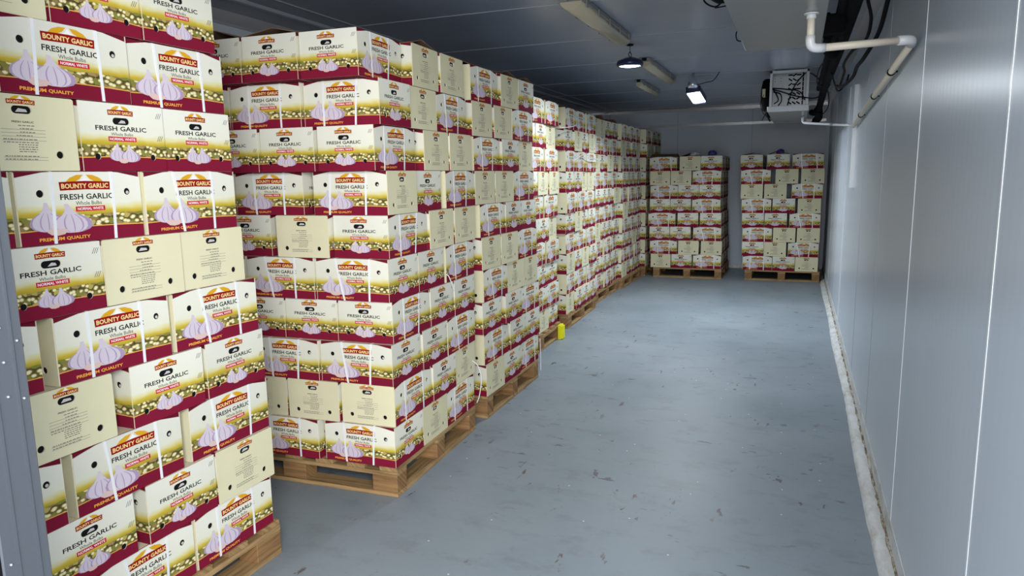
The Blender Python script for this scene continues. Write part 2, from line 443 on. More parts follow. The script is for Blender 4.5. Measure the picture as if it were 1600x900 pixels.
# ------------------------------------------------------------------ the garlic carton
CL, CW, CH, TH = 0.397, 0.297, 0.2032, 0.003
class Face:
    """a flat carton side; a in 0..1 left to right, t in 0..1 top to bottom"""
    def __init__(s, bm, width, origin, right, normal):
        s.bm, s.w, s.o, s.r, s.n = bm, width, Vector(origin), Vector(right), Vector(normal)
        s.uv = bm.loops.layers.uv.verify()
    def P(s, a, t, off=0.0): return s.o + s.r * ((a - 0.5) * s.w) + Vector((0, 0, CH * (1 - t))) + s.n * off
    def poly(s, pts, mi, off):
        vs = [s.bm.verts.new(s.P(a, t, off)) for a, t in pts]
        f = s.bm.faces.new(vs); f.material_index = mi
        f.normal_update()
        if f.normal.dot(s.n) < 0: f.normal_flip()
        for lp, _ in zip(f.loops, pts): pass
        return f
    def panel(s, outer, holes, mi, off):
        loops = [[Vector((a * s.w, t * CH, 0)) for a, t in L] for L in [outer] + holes]
        flat = [p for L in [outer] + holes for p in L]
        vs = [s.bm.verts.new(s.P(a, t, off)) for a, t in flat]
        for tri in tessellate_polygon(loops):
            try: f = s.bm.faces.new([vs[i] for i in tri])
            except ValueError: continue
            f.material_index = mi; f.normal_update()
            if f.normal.dot(s.n) < 0: f.normal_flip()
            for lp in f.loops:
                a, t = flat[vs.index(lp.vert)]; lp[s.uv].uv = (a, 1 - t)
        back = [s.bm.verts.new(s.P(a, t, 0.0)) for a, t in flat]
        k = 0
        for L in [outer] + holes:
            n = len(L)
            for i in range(n):
                j = (i + 1) % n
                f = s.bm.faces.new((vs[k + i], vs[k + j], back[k + j], back[k + i])); f.material_index = I_EDG
            k += n
    def text(s, txt, a0, a1, t0, t1, mi, off, bold=0.0):
        vs, fs = glyphs(txt, bold)
        V = [s.bm.verts.new(s.P(a0 + (a1 - a0) * x, t1 + (t0 - t1) * y, off)) for x, y in vs]
        for p in fs:
            try: f = s.bm.faces.new([V[i] for i in p])
            except ValueError: continue
            f.material_index = mi; f.normal_update()
            if f.normal.dot(s.n) < 0: f.normal_flip()
    def rect(s, a0, a1, t0, t1, mi, off): s.poly([(a0, t0), (a1, t0), (a1, t1), (a0, t1)], mi, off)
    def circle(s, a, t, r, n=14): return [(a + r * math.cos(2 * math.pi * k / n) / s.w, t + r * math.sin(2 * math.pi * k / n) / CH) for k in range(n)]
    def slot(s, a, t, hw, hh, n=6):
        out = []
        for sx, st in ((1, -math.pi / 2), (-1, math.pi / 2)):
            for k in range(n + 1):
                g = st + math.pi * k / n
                out.append((a + (sx * (hw - hh) + math.cos(g) * hh) / s.w, t + math.sin(g) * hh / CH))
        return out
PROF = [(0, .2), (.03, .5), (.10, .82), (.20, .98), (.33, 1), (.45, .90), (.55, .68), (.64, .42), (.74, .24), (.87, .15), (1, .1)]
def bulb(F, a, tb, w, h, lean, off):
    """a printed head of garlic standing on t = tb"""
    def pt(s_, k): return (a + lean * s_ * s_ * w + k * w / 2, tb - s_ * h)
    L = [pt(s_, -k) for s_, k in PROF]; R = [pt(s_, k) for s_, k in PROF]
    F.poly(R + L[::-1], I_GAR, off)
    for k0, k1 in ((-.99, -.86), (-.45, -.38), (.02, .08), (.46, .54), (.74, 0.99)):
        A = [pt(s_, k * k0) for s_, k in PROF[1:8]]; B = [pt(s_, k * k1) for s_, k in PROF[1:8]]
        F.poly(B + A[::-1], I_GSH, off + 0.00012)
def clove(F, a, tb, w, h, off):
    pts = [(a - w / 2, tb - h * .45), (a - w * .3, tb - h * .1), (a, tb), (a + w * .32, tb - h * .12), (a + w / 2, tb - h * .6), (a + w * .3, tb - h * .8), (a, tb - h * .72), (a - w * .3, tb - h)]
    F.poly(pts, I_CLO, off)
def logo(F, a0, a1, t0, t1, off, bend=0.0):
    """two yellow hills with a white bulb tip over a red banner"""
    c = (a0 + a1) / 2; w = a1 - a0; h = t1 - t0; tb = t0 + h * 0.46
    for sx in (-1, 1):
        F.poly([(c + sx * w * .03, t0), (c + sx * w * .16, t0 + h * .02), (c + sx * w * .29, t0 + h * .2), (c + sx * w * .37, tb), (c + sx * w * .2, tb), (c + sx * w * .10, t0 + h * .28)], I_HIL, off)
    F.poly([(c, t0 + h * .05), (c + w * .05, t0 + h * .28), (c + w * .13, tb), (c - w * .13, tb), (c - w * .05, t0 + h * .28)], I_PAL, off + 0.0001)
    F.poly([(a0, tb + h * .0), (c, tb - h * .06), (a1, tb + h * .0), (a1 - w * .01, t1), (c, t1 - h * .05), (a0 + w * .01, t1)], I_BAN, off + 0.0002)
    F.text('BOUNTY GARLIC', a0 + w * .04, a1 - w * .04, tb + h * .10, t1 - h * .12, I_BTX, off + 0.0004, 0.035)

def long_side(bm, o, r, n, simple):
    F = Face(bm, CL, o, r, n)
    sh = 0.085
    outer = [(0.004, sh), (0.20, 0.012), (0.27, 0.004), (0.73, 0.004), (0.80, 0.012), (0.996, sh), (0.996, 0.998), (0.004, 0.998)]
    holes = [F.circle(0.17, 0.30, 0.0105), F.circle(0.87, 0.30, 0.0105)]
    F.panel(outer, holes, I_PRI, TH)
    for h_, nb in ((0.17, 0.4), (0.87, 1.0)):
        F.poly(F.circle(h_, 0.30, 0.014), I_HOL, 0.0006)
    F.poly(F.circle(0.876, 0.315, 0.005), I_NET, 0.0009)
    e = TH + 0.0003
    logo(F, 0.315, 0.725, 0.045, 0.265, e)
    F.text('FRESH GARLIC', 0.315, 0.745, 0.315, 0.395, I_TXT, e, 0.022)
    F.text('Whole Bulbs', 0.43, 0.64, 0.42, 0.475, I_GRY, e, 0.012)
    F.rect(0.425, 0.665, 0.495, 0.565, I_PIL, e)
    F.text('NORMAL WHITE', 0.44, 0.65, 0.51, 0.55, I_PAL, e + 0.0002, 0.02)
    bulb(F, 0.205, 0.825, 0.26, 0.40, -0.02, e)
    bulb(F, 0.395, 0.86, 0.31, 0.41, -0.14, e + 0.0003)
    clove(F, 0.27, 0.885, 0.16, 0.12, e + 0.0006)
    F.text('PREMIUM QUALITY', 0.13, 0.52, 0.905, 0.96, I_GLD, e, 0.03)
def short_print(bm, o, r, n):
    F = Face(bm, CW, o, r, n)
    c = 0.47
    outer = [(0.004, 0.004), (0.996, 0.004), (0.996, 0.998), (0.004, 0.998)]
    F.panel(outer, [F.slot(c, 0.26, 0.029, 0.0105), F.circle(0.17, 0.79, 0.0095), F.circle(0.83, 0.79, 0.0095)], I_PRI, TH)
    F.poly(F.slot(c, 0.26, 0.032, 0.0135), I_HOL, 0.0006)
    F.poly([(c - .03, .29), (c + .06, .285), (c + .05, .25), (c + 0.01, .24)], I_NET, 0.0009)
    for a in (0.17, 0.83): F.poly(F.circle(a, 0.79, 0.013), I_HOL, 0.0006)
    e = TH + 0.0003
    logo(F, c - .15, c + .15, 0.035, 0.175, e)
    F.text('FRESH GARLIC', c - .30, c + .30, 0.335, 0.405, I_TXT, e, 0.022)
    F.text('Whole Bulbs', c - .13, c + .13, 0.43, 0.475, I_GRY, e, 0.01)
    F.rect(c - .165, c + .165, 0.49, 0.56, I_PIL, e)
    F.text('NORMAL WHITE', c - .15, c + .15, 0.505, 0.545, I_PAL, e + 0.0002, 0.02)
    bulb(F, c - .07, 0.85, 0.20, 0.26, -0.02, e)
    bulb(F, c + .08, 0.865, 0.23, 0.26, -0.08, e + 0.0003)
    clove(F, c - .01, 0.885, 0.12, 0.08, e + 0.0006)
    for t in (0.10, 0.45):     # scuffed glue marks at the edge
        for q in range(3):
            F.poly([(0.90 + q * .022, t + .08), (0.905 + q * .022, t + .085), (0.935 + q * .022, t), (0.93 + q * .022, t - .004)], I_GRY, e)
def short_cream(bm, o, r, n):
    F = Face(bm, CW, o, r, n)
    c = 0.49
    outer = [(0.004, 0.02), (0.02, 0.004), (0.98, 0.004), (0.996, 0.02), (0.996, 0.985), (0.985, 0.998), (0.015, 0.998), (0.004, 0.985)]
    F.panel(outer, [F.slot(c, 0.20, 0.027, 0.0105), F.circle(0.19, 0.78, 0.0105), F.circle(0.81, 0.78, 0.0105)], I_BEI, TH + 0.0015)
    F.poly(F.slot(c, 0.20, 0.030, 0.0135), I_HOL, 0.0006)
    F.poly([(c - .05, .23), (c + .06, .225), (c + .05, .19), (c - .02, .18)], I_NET, 0.0009)
    for a in (0.19, 0.81): F.poly(F.circle(a, 0.78, 0.014), I_HOL, 0.0006)
    e = TH + 0.0018
    logo(F, c - .13, c + .13, 0.02, 0.13, e)
    F.text('FRESH GARLIC', c - .10, c + .10, 0.345, 0.37, I_TXT, e, 0.02)
    g = random.Random(5)
    for i, t in enumerate((0.40, 0.44, 0.485, 0.53, 0.58, 0.62, 0.65, 0.68, 0.71, 0.74, 0.80, 0.84)):
        if i in (1, 2, 3, 4, 10, 11): F.rect(c - .20, c + .20, t + .016, t + .020, I_GRY, e)
        x = -0.05 + g.uniform(-.02, .02) if i < 4 else (-.19 if i in (4, 5, 10, 11) else -.06)
        while x < (0.08 if i < 4 else 0.10):
            w = g.uniform(.012, .035); F.rect(c + x, c + x + w, t, t + .010, I_GRY, e); x += w + .008
def carton_mesh():
    bm = bmesh.new(); bm.loops.layers.uv.verify()
    hx, hy = CL / 2 - TH, CW / 2 - TH
    box(bm, -hx, hx, -hy, hy, 0.0, CH, I_MAR)
    # closed top flaps and the joint between them
    box(bm, -hx, hx, -hy + 0.002, -0.001, CH - 0.0005, CH + 0.0004, I_EDG)
    box(bm, -hx, hx, 0.001, hy - 0.002, CH - 0.0005, CH + 0.0004, I_EDG)
    long_side(bm, (0, -hy, 0), (1, 0, 0), (0, -1, 0), False)
    long_side(bm, (0, hy, 0), (-1, 0, 0), (0, 1, 0), False)
    short_print(bm, (hx, 0, 0), (0, 1, 0), (1, 0, 0))
    short_cream(bm, (-hx, 0, 0), (0, -1, 0), (-1, 0, 0))
    me = bpy.data.meshes.new('garlic_carton'); bm.to_mesh(me); bm.free()
    for m in CARTON_MATS: me.materials.append(m)
    return me
CARTON = carton_mesh()
def strap_mesh(name, x0, dx, bow, seed):
    """one plastic strap round the carton: down one long side, over, down the other"""
    g = random.Random(seed); bm = bmesh.new(); hy = CW / 2
    pts = []
    for k in range(7):
        s = k / 6; pts.append((x0 + dx * (1 - s), -hy - 0.0008 - bow * math.sin(math.pi * s), 0.001 + (CH - 0.002) * s))
    pts += [(x0, -hy + 0.006, CH + 0.0009), (x0, hy - 0.006, CH + 0.0009)]
    for k in range(7):
        s = 1 - k / 6; pts.append((x0 + dx * .6 * (1 - s), hy + 0.0008 + bow * 0.5 * math.sin(math.pi * s), 0.001 + (CH - 0.002) * s))
    w = 0.0048; rows = []
    for i, p in enumerate(pts):
        p = Vector(p)
        d = (Vector(pts[min(i + 1, len(pts) - 1)]) - Vector(pts[max(i - 1, 0)])).normalized()
        n = d.cross(Vector((1, 0, 0))).normalized() * 0.0006
        x = Vector((w, 0, 0))
        rows.append([bm.verts.new(p - x - n), bm.verts.new(p + x - n), bm.verts.new(p + x + n), bm.verts.new(p - x + n)])
    for a, b in zip(rows, rows[1:]):
        for k in range(4): bm.faces.new((a[k], a[(k + 1) % 4], b[(k + 1) % 4], b[k]))
    bm.faces.new(rows[0][::-1]); bm.faces.new(rows[-1])
    me = bpy.data.meshes.new(name); bm.normal_update(); bm.to_mesh(me); bm.free(); me.materials.append(M_STRAP)
    return me
gs = random.Random(11)
STRAP_A = [strap_mesh('strap', -0.095 + gs.uniform(-.012, .018), d, 0.0012, i) for i, d in enumerate((0.0, 0.012, 0.03, -0.008, 0.02, 0.045))]
STRAP_B = [strap_mesh('strap', 0.095 + gs.uniform(-.012, .012), d, 0.0012, 9 + i) for i, d in enumerate((0.0, 0.006, -0.006, 0.018, -0.012))]
def flap_mesh(hgt, tilt):
    """the two top flaps pushed up into a low tent"""
    bm = bmesh.new(); hx, hy = CL / 2 - 0.006, CW / 2 - 0.006
    for s in (-1, 1):
        A = [(-hx, s * hy, CH + 0.001), (hx, s * hy, CH + 0.001), (hx, s * 0.004 + tilt, CH + hgt * 0.9), (-hx, s * 0.004 + tilt, CH + hgt)]
        lo = [bm.verts.new(p) for p in A]; hi = [bm.verts.new((p[0], p[1], p[2] + 0.003)) for p in A]
        bm.faces.new(lo); bm.faces.new(hi[::-1])
        for k in range(4): bm.faces.new((lo[k], lo[(k + 1) % 4], hi[(k + 1) % 4], hi[k]))
    me = bpy.data.meshes.new('top_flaps'); bmesh.ops.recalc_face_normals(bm, faces=bm.faces); bm.to_mesh(me); bm.free(); me.materials.append(M_KRAFT)
    return me
FLAPS = [flap_mesh(0.046, 0.0), flap_mesh(0.030, 0.02), flap_mesh(0.056, -0.01)]

LAYER, PZ = 0.2047, 0.15
WID = {'L': 0.400, 'P': 0.300, 'B': 0.300}
LOOK = {'L': 'strapped carton with large garlic print', 'P': 'carton with printed handle end showing', 'B': 'carton with plain cream end showing'}
ORD = ['', 'first', 'second', 'third', 'fourth', 'fifth', 'sixth', 'seventh', 'eighth', 'ninth', 'tenth']
POS = ['rightmost', 'second from right', 'third from right', 'fourth from right', 'fifth from right', 'sixth from right', 'seventh from right', 'eighth from right']
loose_rows = []      # cartons of the far rear that only show as slivers
def carton(name_where, layer, pos, typ, x, y, yaw, top, straps, as_stuff=False):
    z = PZ + (layer - 1) * LAYER
    if as_stuff:
        loose_rows.append((x, y, z, yaw)); return
    o = bpy.data.objects.new('garlic_carton', CARTON); C.objects.link(o)
    o.location = (x, y, z); o.rotation_euler = (0, 0, yaw)
    lay = 'top layer' if top else ORD[layer] + ' layer up'
    tag(o, '%s, %s, %s on %s' % (LOOK[typ], lay, POS[pos], name_where), 'carton', 'garlic cartons on the ' + name_where.replace('the ', ''))
    if straps:
        for me in (rnd.choice(STRAP_A), rnd.choice(STRAP_B)):
            s = bpy.data.objects.new('strap', me); C.objects.link(s); s.parent = o
    if top and rnd.random() < 0.7:
        f = bpy.data.objects.new('top_flaps', rnd.choice(FLAPS)); C.objects.link(f); f.parent = o
R90 = math.pi / 2
ROT_SIDE = {'L': R90, 'P': 0.0, 'B': math.pi}
ROT_FRONT = {'L': 0.0, 'P': -R90, 'B': R90}

def place(corner, yaw, u, v):
    c, s = math.cos(yaw), math.sin(yaw)
    return corner[0] + u * c - v * s, corner[1] + u * s + v * c

def side_rows(where, corner, yaw, layers, straps=True, jit=0.5, stuff=False, protr=0.009, top=10):
    """cartons seen on the aisle side of a pallet; types and centres listed from the near end"""
    for l, (types, cs) in layers.items():
        n = len(types)
        for i, (t, c) in enumerate(zip(types, cs)):
            dep = 0.3 if t == 'L' else 0.4
            u = -dep / 2 + rnd.uniform(-protr, protr)
            x, y = place(corner, yaw, u, c)
            carton(where, l, n - 1 - i, t, x, y, yaw + ROT_SIDE[t] + math.radians(rnd.uniform(-jit, jit)), l == top, straps and (t == 'L' or straps == 2), stuff)

# --- nearest pallet: 1.2 m side to the aisle
S1 = {1: ('LLL', [0.173, 0.576, 0.983]), 2: ('PPPB', [0.094, 0.398, 0.739, 1.047]), 3: ('LLL', [0.131, 0.558, 0.998]),
      4: ('BBPP', [0.062, 0.366, 0.723, 1.042]), 5: ('LLL', [0.114, 0.549, 0.97]), 6: ('PPBB', [0.069, 0.373, 0.674, 0.975]),
      7: ('LLL', [0.080, 0.487, 0.894]), 8: ('BBPP', [0.030, 0.340, 0.646, 0.95]), 9: ('LLL', [0.075, 0.480, 0.884]), 10: ('BBPP', [-0.016, 0.291, 0.595, 0.899])}
side_rows('nearest pallet', (-1.945, 0.98), 0.0, S1, straps=2)
# --- second pallet: front and aisle side both seen
S2 = {1: ('PBL', [0.148, 0.450, 0.801], 'LLL', [-1.035, -0.628, -0.200]), 2: ('LPB', [0.21, 0.571, 0.873], 'BBB', [-0.765, -0.455, -0.150]),
      3: ('PPL', [0.151, 0.466, 0.819], 'LLL', [-1.01, -0.604, -0.200]), 4: ('LPP', [0.223, 0.577, 0.881], 'PPPP', [-1.056, -0.754, -0.452, -0.150]),
      5: ('PPL', [0.152, 0.474, 0.842], 'LLL', [-1.01, -0.603, -0.200]), 6: ('LBB', [0.22, 0.592, 0.928], 'PPBP', [-1.103, -0.800, -0.456, -0.150]),
      7: ('BPL', [0.155, 0.464, 0.855], 'LLL', [-1.045, -0.639, -0.190]), 8: ('LBB', [0.155, 0.569, 0.871], 'PPPP', [-1.092, -0.790, -0.482, -0.168]),
      9: ('PBL', [0.130, 0.433, 0.785], 'LLL', [-1.012, -0.602, -0.195]), 10: ('LBB', [0.106, 0.468, 0.791], 'PPPP', [-1.112, -0.810, -0.503, -0.200])}
W2, K2, Y2 = 'second pallet', (-1.75, 2.80), 0.04
for l, (ts, cs, tf, cf) in S2.items():
    for i in range(1, len(ts)):
        t = ts[i]; u = -(0.3 if t == 'L' else 0.4) / 2 + rnd.uniform(-0.006, 0.006)
        if t == 'L' and tf[0] == 'L' : u += 0.0
        x, y = place(K2, Y2, u, cs[i])
        carton(W2, l, len(ts) - 1 - i, t, x, y, Y2 + ROT_SIDE[t] + math.radians(rnd.uniform(-.6, .6)), l == 10, 2)
    for j in range(len(tf) - 1, -1, -1):
        corner_box = j == len(tf) - 1
        v = cs[0] + (0 if corner_box else rnd.uniform(-0.014, -0.006))
        if l in (6,) and tf[j] == 'B': v -= 0.02
        rot = (ROT_SIDE[ts[0]] if tf[j] == 'L' else ROT_FRONT[tf[j]]) if corner_box else ROT_FRONT[tf[j]]
        x, y = place(K2, Y2, cf[j], v)
        carton(W2, l, len(ts) - 1 + (len(tf) - 1 - j), tf[j] if tf[j] != 'L' or not corner_box else 'L', x, y, Y2 + rot + math.radians(rnd.uniform(-.4, .4)), l == 10, 2)
# --- third pallet
S3 = {1: ('BPL', [0.134, 0.436, 0.803]), 2: ('LPP', [0.186, 0.566, 0.875]), 3: ('PPL', [0.109, 0.474, 0.824]), 4: ('LBB', [0.176, 0.526, 0.828]),
      5: ('BBL', [0.112, 0.417, 0.768]), 6: ('LPP', [0.158, 0.508, 0.810]), 7: ('BBL', [0.057, 0.359, 0.712]), 8: ('LPB', [0.107, 0.459, 0.762]),
      9: ('BBL', [0.02, 0.343, 0.697]), 10: ('LBP', [0.068, 0.465, 0.768])}
side_rows('third pallet', (-1.795, 3.99), 0.0, S3, straps=2, jit=0.25)
# --- the long row beyond
def row(odd, length=1.2, shift=0.0):
    """odd: five strings of four short-end cartons for alternate layers, lowest first"""
    d = {}; k = 0
    for l in range(1, 11):
        lean = shift * (l - 1) + rnd.uniform(-0.012, 0.012)
        if (l % 2) == odd[0]:
            t = odd[1][k]; k += 1
            d[l] = (t, [0.148 + 0.3025 * i + lean for i in range(4)])
        else:
            d[l] = ('LLL', [0.196 + 0.4035 * i + lean for i in range(3)])
    return d
side_rows('fourth pallet', (-2.05, 5.17), 0.03, row((1, ['PPBP', 'PPPP', 'BPPB', 'PPBB', 'PPPB']), shift=-0.004), straps=1, protr=0.016, jit=0.7)
side_rows('fifth pallet', (-2.105, 6.72), 0.03, row((1, ['BPPP', 'BPBP', 'PBPP', 'PPBB', 'PBPB']), shift=-0.006), straps=1, protr=0.016, jit=0.7)
side_rows('sixth pallet', (-2.20, 8.13), 0.0, row((0, ['PPPP', 'BPPP', 'PPPB', 'BPBP', 'BBPP']), shift=-0.012), straps=1, protr=0.016, jit=0.7)
side_rows('seventh pallet', (-2.16, 9.36), 0.0, row((1, ['BPPP', 'PPBP', 'BPPP', 'PPPP', 'BPPB']), shift=-0.01), straps=1, protr=0.016, jit=0.7)
side_rows('eighth pallet', (-2.10, 10.66), 0.0, row((1, ['BPPP', 'PPBP', 'BPPP', 'PPPP', 'BBPB']), shift=-0.002), straps=0, stuff=True)
# --- the two pallets at the back wall, 1.0 m side to the camera
BL = {1: ('BPL', [-0.885, -0.576, -0.207]), 2: ('LBB', [-0.846, -0.478, -0.152]), 3: ('PPL', [-0.906, -0.604, -0.213]), 4: ('LPP', [-0.877, -0.497, -0.173]),
      5: ('PPL', [-0.908, -0.604, -0.238]), 6: ('LPP', [-0.851, -0.497, -0.193]), 7: ('BBL', [-0.911, -0.608, -0.24]), 8: ('LBP', [-0.868, -0.481, -0.18])}
BR = {1: ('LPB', [-0.839, -0.484, -0.183]), 2: ('PBL', [-0.907, -0.604, -0.234]), 3: ('LBB', [-0.854, -0.49, -0.177]), 4: ('PPL', [-0.917, -0.612, -0.232]),
      5: ('LPB', [-0.878, -0.515, -0.183]), 6: ('BBL', [-0.949, -0.633, -0.218]), 7: ('LBB', [-0.901, -0.491, -0.158]), 8: ('PPL', [-0.964, -0.608, -0.225])}
for where, corner, data in (('back left pallet', (-0.98, 10.62), BL), ('back right pallet', (0.35, 10.66), BR)):
    for l, (t, cs) in data.items():
        for i in range(3):
            dep = 0.3 if t[i] == 'L' else 0.4
            carton(where, l, 2 - i, t[i], corner[0] + cs[i], corner[1] + dep / 2 + rnd.uniform(-.006, .006), ROT_FRONT[t[i]] + math.radians(rnd.uniform(-.5, .5)), l == 8, t[i] == 'L')
        # the flank behind the front row
        d0 = 0.3 if t[2] == 'L' else 0.4
        y = corner[1] + d0 + 0.022
        for k in range(2 if d0 == 0.3 else 2):
            carton(where, l, 0, 'L', corner[0] + cs[2] + (0.05 if d0 == .3 else 0.0), y + 0.2, R90, False, False, True); y += 0.403
        y = corner[1] + (0.3 if t[0] == 'L' else 0.4) + 0.022
        for k in range(2):
            carton(where, l, 0, 'L', corner[0] + cs[0] - (0.05 if t[0] == 'L' else 0.0), y + 0.2, R90, False, False, True); y += 0.403
# the cartons beyond those, of which only slivers show, are one mass
bm = bmesh.new()
for x, y, z, a in loose_rows:
    tmp = bmesh.new(); tmp.from_mesh(CARTON)
    tmp.transform(Matrix.Translation((x, y, z)) @ Matrix.Rotation(a, 4, 'Z'))
    me = bpy.data.meshes.new('t'); tmp.to_mesh(me); tmp.free(); bm.from_mesh(me); bpy.data.meshes.remove(me)
o = new_obj('rear_garlic_cartons', bm, CARTON_MATS)
tag(o, 'farthest garlic cartons in the back corner, mostly hidden behind the stacks in front', 'cartons', kind='stuff')

# ------------------------------------------------------------------ pallets
def pallet_proto(deck_along_long):
    """1.0 x 1.2 m; local x 0..LX, y 0..LY; deck boards run along y"""
    LX, LY = (1.2, 1.0) if deck_along_long else (1.2, 1.0)
    g = random.Random(4); parts = []
    for i in range(7):
        w = 0.10; x = (LX - w) * i / 6
        e = g.uniform(-0.006, 0.006)
        bm = bmesh.new(); box(bm, x, x + w, 0.002 + e * .3, LY - 0.002, 0.128, 0.1495, bev=0.0015); parts.append(('deck_board', bm, M_WOOD))
    for y in (0.0, LY / 2 - 0.05, LY - 0.10):
        bm = bmesh.new(); box(bm, 0, LX, y, y + 0.10, 0.106, 0.1278, bev=0.0015); parts.append(('stringer_board', bm, M_WOOD))
        bm = bmesh.new(); box(bm, 0, LX, y, y + 0.10, 0.0005, 0.022, bev=0.0015); parts.append(('bottom_board', bm, M_WOOD))
        for x in (0.0, LX / 2 - 0.07, LX - 0.14):
            bm = bmesh.new(); box(bm, x + .001, x + 0.139, y + .001, y + 0.099, 0.0222, 0.1058, bev=0.002); parts.append(('block', bm, M_WOOD2))
    for x in (0.0, LX - 0.10):
        bm = bmesh.new(); box(bm, x, x + 0.10, 0.101, LY / 2 - 0.051, 0.0005, 0.022, bev=0.0015); box(bm, x, x + 0.10, LY / 2 + 0.051, LY - 0.101, 0.0005, 0.022, bev=0.0015); parts.append(('bottom_board', bm, M_WOOD))
    out = []
    for nm, bm, m in parts:
        me = bpy.data.meshes.new(nm); bm.to_mesh(me); bm.free(); me.materials.append(m); out.append((nm, me))
    return out
PAL = pallet_proto(True)
def pallet(label, origin, yaw):
    """origin = the local (0,0) corner"""
    e = empty('wooden_pallet', (origin[0], origin[1], 0), yaw)
    tag(e, label, 'pallet', 'wooden pallets under the carton stacks')
    for nm, me in PAL:
        o = bpy.data.objects.new(nm, me); C.objects.link(o); o.parent = e
# pallet with the 1.2 m side to the aisle: local x -> +Y, local y -> -X
def pal_side(label, xf, y0, a=0.0): pallet(label, (xf, y0), R90 + a)
# pallet with its 1.0 m side to the aisle: local x -> -X ... seen from the front
pal_side('wooden pallet under the nearest carton stack, board ends facing the aisle', -1.943, 0.985)
def pal_front(label, xr, y0, yaw):
    c, s = math.cos(yaw), math.sin(yaw)
    pallet(label, (xr - 1.2 * c, y0 - 1.2 * s), yaw)
pal_front('wooden pallet under the second carton stack, its near corner fully exposed', -1.747, 2.795, 0.04)
pal_front('wooden pallet under the third carton stack', -1.79, 3.98, 0.01)
pal_side('wooden pallet under the fourth carton stack, with the yellow guard', -2.03, 5.17, 0.03)
pal_side('wooden pallet under the fifth carton stack along the left row', -2.10, 6.72, 0.03)
pal_side('wooden pallet under the sixth carton stack along the left row', -2.195, 8.12, 0.0)
pal_side('wooden pallet under the seventh carton stack along the left row', -2.155, 9.36, -0.01)
pal_side('wooden pallet at the far end of the left row, in the corner', -2.10, 10.66, 0.0)
pal_side('wooden pallet under the back left carton stack', -0.975, 10.62, 0.0)
pal_side('wooden pallet under the back right carton stack', 0.345, 10.66, 0.0)

# yellow corner guard clipped on the fourth pallet
bm = bmesh.new()
box(bm, -0.02, 0.012, 0.0, 0.10, 0.001, 0.140, bev=0.004)
box(bm, 0.010, 0.030, 0.015, 0.040, 0.006, 0.132, bev=0.003)
box(bm, 0.010, 0.030, 0.060, 0.085, 0.006, 0.132, bev=0.003)
box(bm, 0.010, 0.026, 0.037, 0.063, 0.06, 0.08, bev=0.002)
o = new_obj('pallet_guard', bm, M_YEL); o.location = (-2.036, 6.235, 0); o.rotation_euler = (0, 0, 0.03)
tag(o, 'bright yellow plastic guard standing at the edge of the fourth pallet', 'guard')

# loose ends of strapping
def loose(label, pts, r=0.0035, grp=None):
    bm = bmesh.new(); tube(bm, spline(pts, 7), r, 5)
    for v in bm.verts: pass
    o = new_obj('loose_strap', bm, M_STRAP, smooth=True); tag(o, label, 'strap'); return o
zt = lambda l: PZ + l * LAYER
loose('white strap end bulging off the far corner of the second stack, near the floor', [(-1.79, 3.775, 0.44), (-1.765, 3.80, 0.40), (-1.750, 3.81, 0.32), (-1.760, 3.80, 0.22), (-1.775, 3.79, 0.17)], 0.003)
loose('short white strap end hanging against the second stack, about half way up', [(-1.775, 3.42, zt(4) + 0.05), (-1.765, 3.44, zt(4) + 0.04), (-1.76, 3.47, zt(4) - 0.01), (-1.765, 3.50, zt(4) - 0.05)], 0.003)
loose('white strap arching out of the fourth stack, just under its top layer', [(-2.09, 6.42, zt(9) - 0.0), (-2.05, 6.52, zt(9) + 0.0), (-2.03, 6.75, zt(9) + 0.03), (-2.09, 6.98, zt(9) + 0.08)], 0.004)
loose('white strap arching across the fifth stack two layers below its top', [(-2.12, 6.98, zt(8) - 0.10), (-2.08, 7.25, zt(8) - 0.03), (-2.07, 7.6, zt(8) - 0.07), (-2.10, 7.98, zt(8) - 0.08)], 0.005)
loose('thin white strap hanging down off the far corner of the third stack', [(-1.80, 5.025, 0.30), (-1.80, 5.03, 0.24), (-1.80, 5.035, 0.15), (-1.80, 5.035, 0.04)], 0.003)

# bags poking out of the top cartons at the back
def bag(label, m, loc, s, seed):
    bm = bmesh.new(); bmesh.ops.create_icosphere(bm, subdivisions=3, radius=1.0)
    g = random.Random(seed)
    for v in bm.verts:
        k = 1 + 0.18 * math.sin(v.co.x * 7 + seed) * math.cos(v.co.y * 9) + g.uniform(-.08, .08)
        v.co = Vector((v.co.x * s[0] * k, v.co.y * s[1] * k, max(v.co.z, -0.2) * s[2] * k))
    o = new_obj('net_bag', bm, m, smooth=True); o.location = loc; tag(o, label, 'bag'); return o
tz = PZ + 8 * LAYER + 0.020
bag('white plastic bag poking up from the middle top carton, back left stack', M_WBAG, (-1.42, 10.76, tz), (0.07, 0.06, 0.045), 1)
bag('purple net bag poking up from the right top carton, back left stack', M_PURP, (-1.17, 10.80, tz + .005), (0.06, 0.05, 0.055), 2)
bag('purple net bag on the middle top carton, back right stack', M_PURP, (-0.24, 10.82, tz + .005), (0.05, 0.05, 0.05), 3)

